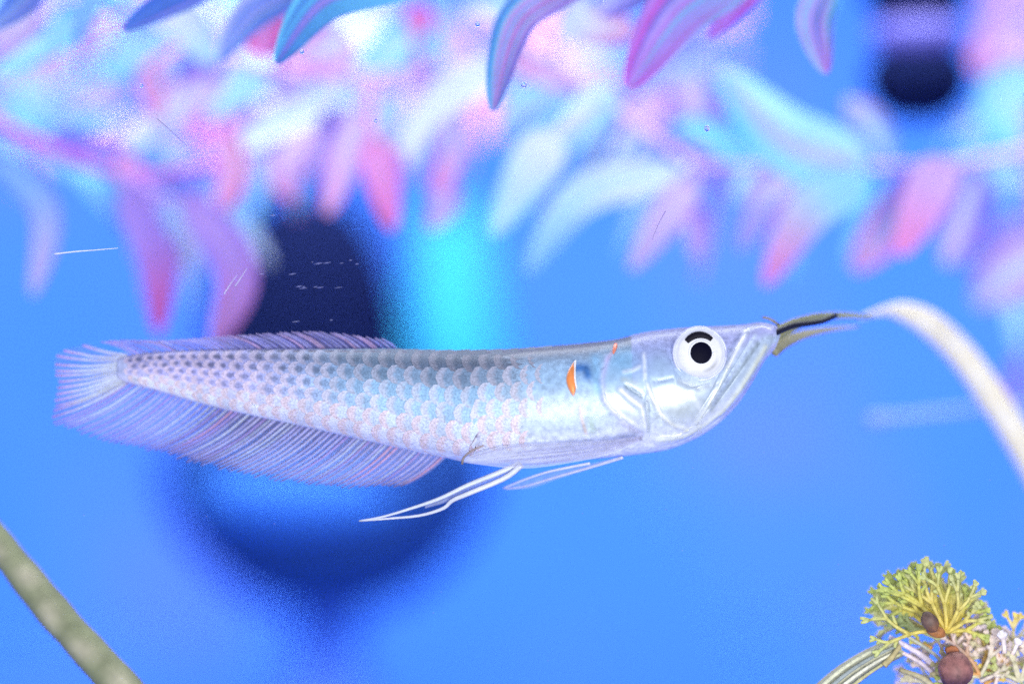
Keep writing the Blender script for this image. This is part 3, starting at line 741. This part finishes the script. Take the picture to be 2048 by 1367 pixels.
# pectoral and pelvic fins: soft sheet and long white filaments
def ribbon(name, line, w0, w1, Y0, Y1, c, parent, mat='filament', n=26, flat=.3, c1=None):
    ln = catmull([(x, y, 0) for x, y in line], n)
    pts = [P(q.x, q.y, lerp(Y0, Y1, i / (n-1))) for i, q in enumerate(ln)]
    rads = [lerp(w0, w1, i / (n-1)) * S * .5 for i in range(n)]
    V, F, K = tube_data(pts, rads, 6, flat, cols=[mixc(c, c1 or c, i / (n-1)) for i in range(n)])
    return mesh_obj(name, V, F, M[mat], parent, K)
def sheet(name, upper, lower, Y0, Y1, c0, c1, mat='flesh', n=30, m_=6):
    U, L = catmull([(x, y, 0) for x, y in upper], n), catmull([(x, y, 0) for x, y in lower], n)
    V, F, K = [], [], []
    for i in range(n):
        for j in range(m_ + 1):
            q = U[i].lerp(L[i], j / m_)
            V.append(P(q.x, q.y, lerp(Y0, Y1, i / (n-1)) - .0006 * math.sin(math.pi * j / m_) + .0002 * (j % 2))); K.append(mixc(c0, c1, i / (n-1)))
    for i in range(n - 1):
        for j in range(m_): F.append((i*(m_+1) + j, i*(m_+1) + j + 1, (i+1)*(m_+1) + j + 1, (i+1)*(m_+1) + j))
    return mesh_obj(name, V, F, M[mat], fish, K)
pec = sheet('pectoral_fin', [(1286, 872), (1200, 880), (1100, 885), (1000, 892), (922, 918)], [(1284, 878), (1220, 908), (1110, 930), (1030, 936), (926, 924)], -.0115, -.009, (0.95, 0.95, 1.0), (0.92, 0.92, 1.0))
for i in range(11):
    f = (i + .3) / 11; e = random.uniform(.55, 1)
    q = [(1284, lerp(872, 878, f)), (1190, lerp(881, 914, f)), (lerp(1180, 1095, e), lerp(886, 929, f)), (lerp(1180, 1015, e), lerp(891, 934, f)), (lerp(1180, 930 + 40 * f, e), lerp(912, 928, f))]
    ribbon('ray', q, random.uniform(2.5, 5), 1.5, -.0131, -.0095, random.choice([(0.78, 0.76, 0.94), (0.70, 0.68, 0.92), (0.86, 0.84, 0.94)]), pec, 'membrane')
ribbon('leading_edge', [(968, 890), (945, 900), (928, 914), (924, 928)], 4, 5, -.0115, -.0105, (0.62, 0.48, 0.44), pec, 'ray', c1=(0.36, 0.28, 0.2))
plv = sheet('pelvic_fin', [(1040, 926), (1000, 940), (950, 963), (900, 990), (850, 1010)], [(1046, 930), (1012, 958), (960, 976), (905, 1000), (850, 1016)], -.006, -.004, (0.80, 0.84, 0.98), (0.74, 0.80, 0.98), 'flesh')
ribbon('filament', [(1040, 927), (990, 948), (935, 970), (880, 996), (828, 1014), (768, 1032), (718, 1041)], 13, 3, -.007, -.004, (0.88, 0.92, 0.98), plv)
ribbon('filament', [(1044, 928), (1010, 955), (940, 985), (905, 1000), (886, 1016), (840, 1030), (780, 1036), (718, 1041)], 13, 3, -.008, -.004, (0.94, 0.95, 0.97), plv)
pl2 = sheet('pelvic_fin', [(1240, 912), (1180, 926), (1110, 938), (1050, 955), (1006, 975)], [(1246, 916), (1190, 934), (1120, 956), (1060, 976), (1008, 977)], -.004, .002, (0.78, 0.80, 0.98), (0.80, 0.76, 0.96), 'membrane')
ribbon('filament', [(1246, 914), (1180, 934), (1110, 954), (1050, 972), (1010, 977)], 7, 3, -.004, .002, (0.86, 0.88, 0.97), pl2)
ribbon('filament', [(1180, 926), (1100, 942), (1045, 960), (1006, 976)], 6, 3, -.004, .002, (0.92, 0.93, 0.98), pl2)
# barbels at the chin tip
OLV = (0.50, 0.48, 0.22)
bar = ribbon('barbel', [(1552, 668), (1590, 648), (1640, 634), (1690, 630), (1745, 634)], 30, 8, .004, .018, OLV, fish, 'barbel', flat=.5, c1=(0.56, 0.58, 0.40))
ribbon('dark_streak', [(1544, 669), (1562, 660), (1590, 650), (1620, 646), (1648, 641), (1674, 629)], 13, 10, -.003, .006, (0.006, 0.006, 0.02), bar, 'skin', flat=.5)
ribbon('barbel', [(1546, 700), (1570, 684), (1610, 668), (1660, 658), (1718, 652)], 32, 4, .004, .018, (0.54, 0.50, 0.26), fish, 'barbel', flat=.5, c1=(0.66, 0.62, 0.5))
ribbon('snout_tag', [(1524, 634), (1540, 638), (1558, 650)], 6, 7, .002, .002, (0.36, 0.32, 0.2), fish, 'barbel', n=10)
adopt(fish)

# ------------------------------------------------------------------ stalks
def stalk(name, label, line, w, c, Ys, streak=None, lumps=0.06, n=40, sides=16, cat='stalk', mat='stalk'):
    ln = catmull([(x, y, Y) for x, y, Y in line], n)
    pts = [P(q.x, q.y, q.z) for q in ln]
    ph = random.uniform(0, 6)
    rads = [interp(w, i / (n-1)) * S * (1 + lumps * math.sin(i * .9 + ph) * math.sin(i * .37)) for i in range(n)]
    V, F, K = tube_data(pts, rads, sides, cols=[c] * n)
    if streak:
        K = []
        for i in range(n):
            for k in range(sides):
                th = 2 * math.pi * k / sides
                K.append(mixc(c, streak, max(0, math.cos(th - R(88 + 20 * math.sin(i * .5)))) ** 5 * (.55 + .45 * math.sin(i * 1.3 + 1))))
    return tag(mesh_obj(name, V, F, M[mat], None, K), label, cat)
stalk('plant_stalk', 'thick olive-grey stalk slanting across the lower left corner', [(-120, 950, .02), (0, 1090, .015), (110, 1225, .01), (242, 1372, .005), (400, 1560, .0)],
      [(0, 30), (.3, 34), (.5, 36), (1, 40)], (0.24, 0.26, 0.13), 0, (0.50, 0.46, 0.30), .05)
stalk('plant_stalk', 'bright cream stalk arching down out of focus beside the snout', [(1722, 634, .03), (1785, 620, .045), (1850, 642, .05), (1920, 705, .055), (1985, 795, .055), (2050, 900, .055), (2130, 1060, .055), (2200, 1300, .055)],
      [(0, 4), (.10, 9), (.2, 22), (.35, 31), (.6, 33), (1, 36)], (0.90, 0.80, 0.58), 0, (0.94, 0.88, 0.74), .02, mat='cream')
stalk('plant_twig', 'faint pale blue twig lying level beside the cream stalk', [(1738, 838, .085), (1800, 832, .088), (1880, 824, .09), (1970, 815, .092), (2080, 806, .09)],
      [(0, 13), (.1, 14), (.25, 9), (1, 8)], (0.34, 0.48, 0.88), 0, None, .03, cat='twig')

# ------------------------------------------------------------------ fan-leaved water plant, lower right
plant = empty('water_plant', P(1880, 1420, 0)); tag(plant, 'green and yellow fan-leaved water plant with brown berries, lower right corner', 'plant')
YEL = (0.86, 0.64, 0.10); GRN = (0.50, 0.56, 0.13); WHP = (0.88, 0.70, 0.58); ORG = (0.74, 0.34, 0.08); PAL = (0.72, 0.64, 0.38)
def frond(cx, cy_, ang, length, Y0, dY, c0, c1, width=9, forks=3, name='frond', spread=24, parent=plant):
    parts = []
    def grow(x, y, Y, a, L, w_, lvl, t0):
        n = 6; pts = []; cols = []
        bend = random.uniform(-.25, .25)
        for i in range(n):
            s = i / (n-1)
            a2 = a + bend * s
            pts.append(P(x + math.cos(a2) * L * s, y - math.sin(a2) * L * s, Y + dY * s * L / 100)); cols.append(mixc(c0, c1, min(1, t0 + s * .36)))
        tip = lvl >= forks
        parts.append(tube_data(pts, [w_ * S * .5 * ((1 - .15 * i / (n-1)) if not tip else (.9 + .35 * math.sin(math.pi * (i + 1) / n))) for i in range(n)], 6, .55, cols=cols))
        ex, ey, eY = x + math.cos(a + bend) * L, y - math.sin(a + bend) * L, Y + dY * L / 100
        if tip: return
        k = 2 if random.random() < .7 else 3
        for q in range(k):
            off = R(spread) * ((q / (k-1)) * 2 - 1) * random.uniform(.7, 1.3)
            grow(ex, ey, eY, a + bend + off, L * (random.uniform(.42, .55) if lvl == forks - 1 else random.uniform(.6, .75)), w_ * .88, lvl + 1, t0 + .33)
        if lvl > 0 and random.random() < .7:
            grow(lerp(x, ex, .6), lerp(y, ey, .6), Y, a + R(random.choice((-1, 1)) * 45), L * .4, w_ * .8, forks, t0 + .33)
    grow(cx, cy_, Y0, R(ang), length * .46, width, 0, 0)
    V, F, K = join(parts)
    return mesh_obj(name, V, F, M['plant'], parent, K)
for i, (a, L) in enumerate([(173, 168), (166, 176), (158, 178), (149, 172), (139, 168), (130, 166), (121, 160), (111, 150), (101, 138), (90, 132), (79, 128), (68, 120), (57, 114), (45, 108), (32, 102), (18, 98), (4, 92)]):
    frond(1893, 1262, a, L * random.uniform(.86, .95), -.004 + .002 * (i % 3), random.uniform(-.003, .003), YEL, mixc(GRN, PAL, random.choice([0, 0, .25, .4])), 9.5, 3, spread=21)
for i in range(16):
    a = -8 + i * 12
    frond(1893 + random.uniform(-8, 8), 1266, a, (104 + 60 * smooth(70, 170, a)) * random.uniform(.8, .98), .002 + .002 * (i % 2), .001, mixc(PAL, YEL, random.random()), mixc(GRN, random.choice([PAL, WHP]), .5), 9, 3, spread=19)
for i in range(26):
    frond(random.uniform(1845, 2050), random.uniform(1285, 1390), random.uniform(0, 180), random.uniform(50, 90), random.uniform(.0, .010), .001, random.choice([ORG, PAL, WHP, WHP]), random.choice([WHP, WHP, PAL, (0.72, 0.6, 0.6)]), 9, 3, spread=24)
for a, L in [(176, 120), (187, 105)]:
    frond(1880, 1278, a - 30, L, -.001, .002, (0.42, 0.44, 0.20), (0.36, 0.44, 0.16), 9, 2, spread=17)
for i, a in enumerate([150, 120, 95, 70, 40, 10, -25, 200]):      # paler fronds behind, seen through the gaps
    frond(1897, 1268, a, 96, .004, .001, PAL, WHP, 10, 2, spread=26)
for x0, y0, x1, y1, c0, c1, w_ in [(1905, 1365, 1778, 1272, WHP, (0.76, 0.68, 0.84), 16), (1890, 1372, 1790, 1296, (0.72, 0.62, 0.74), WHP, 12), (1880, 1385, 1800, 1338, PAL, (0.36, 0.30, 0.14), 16),
                                   (1920, 1360, 1800, 1262, (0.66, 0.6, 0.5), (0.5, 0.52, 0.32), 10)]:
    ribbon('strand', [(x0, y0), ((x0 + x1) / 2 + 6, (y0 + y1) / 2 - 6), (x1, y1)], w_, w_ * .6, .0, -.002, c0, plant, 'plant', flat=.5, c1=c1)
for i, a in enumerate([155, 130, 108, 84, 60, 35, 175, 5]):         # second fan lower down
    frond(1960, 1352, a, 96 * random.uniform(.85, 1.1), -.002 + .003 * (i % 2), .001, random.choice([ORG, PAL, WHP]), random.choice([GRN, PAL, WHP, (0.5, 0.42, 0.2)]), 9, 3, spread=22)
for i, a in enumerate([120, 96, 70, 40, 150]):
    frond(2040, 1362, a, 92 * random.uniform(.85, 1.1), -.001, .001, random.choice([ORG, PAL]), random.choice([PAL, WHP, GRN]), 9, 2, spread=24)
frond(2008, 1305, 82, 66, -.006, .0, WHP, (0.92, 0.90, 0.94), 11, 1, spread=42)
frond(2024, 1308, 58, 52, -.005, .0, WHP, (0.92, 0.90, 0.94), 10, 1, spread=40)
for i in range(22):
    frond(random.uniform(1850, 2046), random.uniform(1290, 1372), random.uniform(20, 160), random.uniform(45, 80), random.uniform(-.002, .006), .001, random.choice([ORG, PAL, WHP]), random.choice([WHP, PAL, YEL, GRN]), 9, 2, spread=25)
def berry(px_, py_, rx, rz, tilt, c0, c1, Y):
    V, F, K = [], [], []
    for i in range(15):
        a = math.pi * i / 14
        for j in range(24):
            t = 2 * math.pi * j / 24; wob = 1 + .04 * math.sin(3 * t + i)
            x, z, y = math.cos(t) * math.sin(a) * rx * wob, math.cos(a) * rz * wob, math.sin(t) * math.sin(a) * rx * .9
            x, z = x * math.cos(tilt) - z * math.sin(tilt), x * math.sin(tilt) + z * math.cos(tilt)
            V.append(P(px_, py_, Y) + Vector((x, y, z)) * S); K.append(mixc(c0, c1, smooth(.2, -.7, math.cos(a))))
    for i in range(14):
        for j in range(24): F.append((i*24 + j, (i+1)*24 + j, (i+1)*24 + (j+1) % 24, i*24 + (j+1) % 24))
    return mesh_obj('berry', V, F, M['berry'], plant, K)
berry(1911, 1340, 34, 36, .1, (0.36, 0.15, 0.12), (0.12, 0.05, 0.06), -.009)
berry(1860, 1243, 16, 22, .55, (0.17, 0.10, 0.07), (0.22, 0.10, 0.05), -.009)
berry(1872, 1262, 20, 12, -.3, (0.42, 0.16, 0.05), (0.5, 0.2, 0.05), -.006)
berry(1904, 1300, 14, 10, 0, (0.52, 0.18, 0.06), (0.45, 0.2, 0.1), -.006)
st = ribbon('cut_stem', [(1620, 1420), (1680, 1362), (1740, 1320), (1800, 1292)], 62, 42, -.002, -.001, (0.52, 0.50, 0.32), plant, 'plant', n=24, flat=.6)
for dy, c in [(-16, (0.74, 0.72, 0.46)), (-4, (0.34, 0.38, 0.34)), (10, (0.84, 0.80, 0.58)), (22, (0.56, 0.52, 0.24))]:
    ribbon('stem_rib', [(1620 + dy * .6, 1420 + dy), (1680 + dy * .55, 1362 + dy * .9), (1740 + dy * .45, 1320 + dy * .8), (1796 + dy * .3, 1293 + dy * .6)], 9, 5, -.0055, -.0028, c, st, 'plant', flat=.5)
ribbon('stem_end', [(1768, 1330), (1785, 1312), (1800, 1290)], 14, 10, -.004, -.003, (0.56, 0.46, 0.20), st, 'plant', n=10, flat=.6)
adopt(plant)

# ------------------------------------------------------------------ small things in the water
m, nt, b, out = new_mat('bubble'); b.inputs['Transmission Weight'].default_value = 1; b.inputs['Roughness'].default_value = 0.02; b.inputs['IOR'].default_value = 1.2
nse = noise(nt, 50); nt.links.new(ramp(nt, nse.outputs[0], [(0, (.92, .94, 1)), (1, (1, 1, 1))]).outputs[0], b.inputs['Base Color']); M['bubble'] = m
for x, y, r_, lb in [(283, 172, 4, 'tiny bubble beside the short hot pink leaf, upper left'), (1048, 170, 6, 'tiny bubble right of the curved leaf tip above the fish'), (752, 242, 4, 'tiny bubble left of the white leaf, upper middle'),
                     (604, 104, 4.5, 'tiny bubble right of the pointed blue leaf tip'), (955, 49, 5, 'tiny bubble highest in the middle of the picture'), (1414, 257, 6, 'tiny bubble under the large white leaf at right')]:
    V, F = [], []
    for i in range(9):
        for j in range(14):
            a, t = math.pi * i / 8, 2 * math.pi * j / 14
            V.append(P(x, y, -.008) + Vector((math.sin(a) * math.cos(t), math.sin(a) * math.sin(t), math.cos(a) * 1.05)) * r_ * S)
    for i in range(8):
        for j in range(14): F.append((i*14 + j, (i+1)*14 + j, (i+1)*14 + (j+1) % 14, i*14 + (j+1) % 14))
    tag(mesh_obj('bubble', V, F, M['bubble']), lb, 'bubble', 'tiny bubbles in the water')
def fibre(label, line, w_, c):
    o = ribbon('fibre', line, w_, w_ * .4, -.009, -.008, c, None, 'filament', n=14, flat=1)
    tag(o, label, 'fibre', 'loose fibres in the water')
fibre('thin bright white fibre floating above the tail fin', [(108, 508), (150, 503), (190, 500), (236, 496)], 3.2, (0.95, 0.95, 0.98))
fibre('hair-thin dark fibre floating among the white leaves, upper left', [(314, 237), (340, 260), (374, 292)], 1.6, (0.2, 0.16, 0.4))
fibre('hair-thin dark fibre over the forked pink leaf at right', [(1331, 422), (1316, 450), (1304, 480)], 1.6, (0.3, 0.2, 0.5))
fibre('short pale fibre at the tip of the purple hanging leaf', [(448, 588), (462, 566), (474, 550)], 4, (0.75, 0.62, 0.92))
fibre('longer pale fibre beside the urn, at the purple leaf edge', [(470, 572), (482, 555), (494, 536)], 4, (0.75, 0.62, 0.92))
parts = []
specs = [(random.uniform(520, 740), random.choice([430, 522, 524, 572, 576, 550, 640]) + random.uniform(-5, 5)) for _ in range(18)] + [(random.uniform(0, 2048), random.uniform(650, 1360)) for _ in range(26)]
for x, y in specs:
    L = random.uniform(2, 9) if y < 650 else 1.5
    a, bq = P(x - L, y + L * .15, -.011), P(x + L, y - L * .15, -.011)
    parts.append(tube_data([a, (a + bq) / 2, bq], [.5 * S, random.uniform(.9, 1.8) * S, .5 * S], 5, cols=[(0.5, 0.52, 0.85)] * 3))
V, F, K = join(parts)
tag(mesh_obj('drifting_specks', V, F, M['membrane'], None, K), 'fine pale specks drifting in the water before the urn', 'specks', kind='stuff')
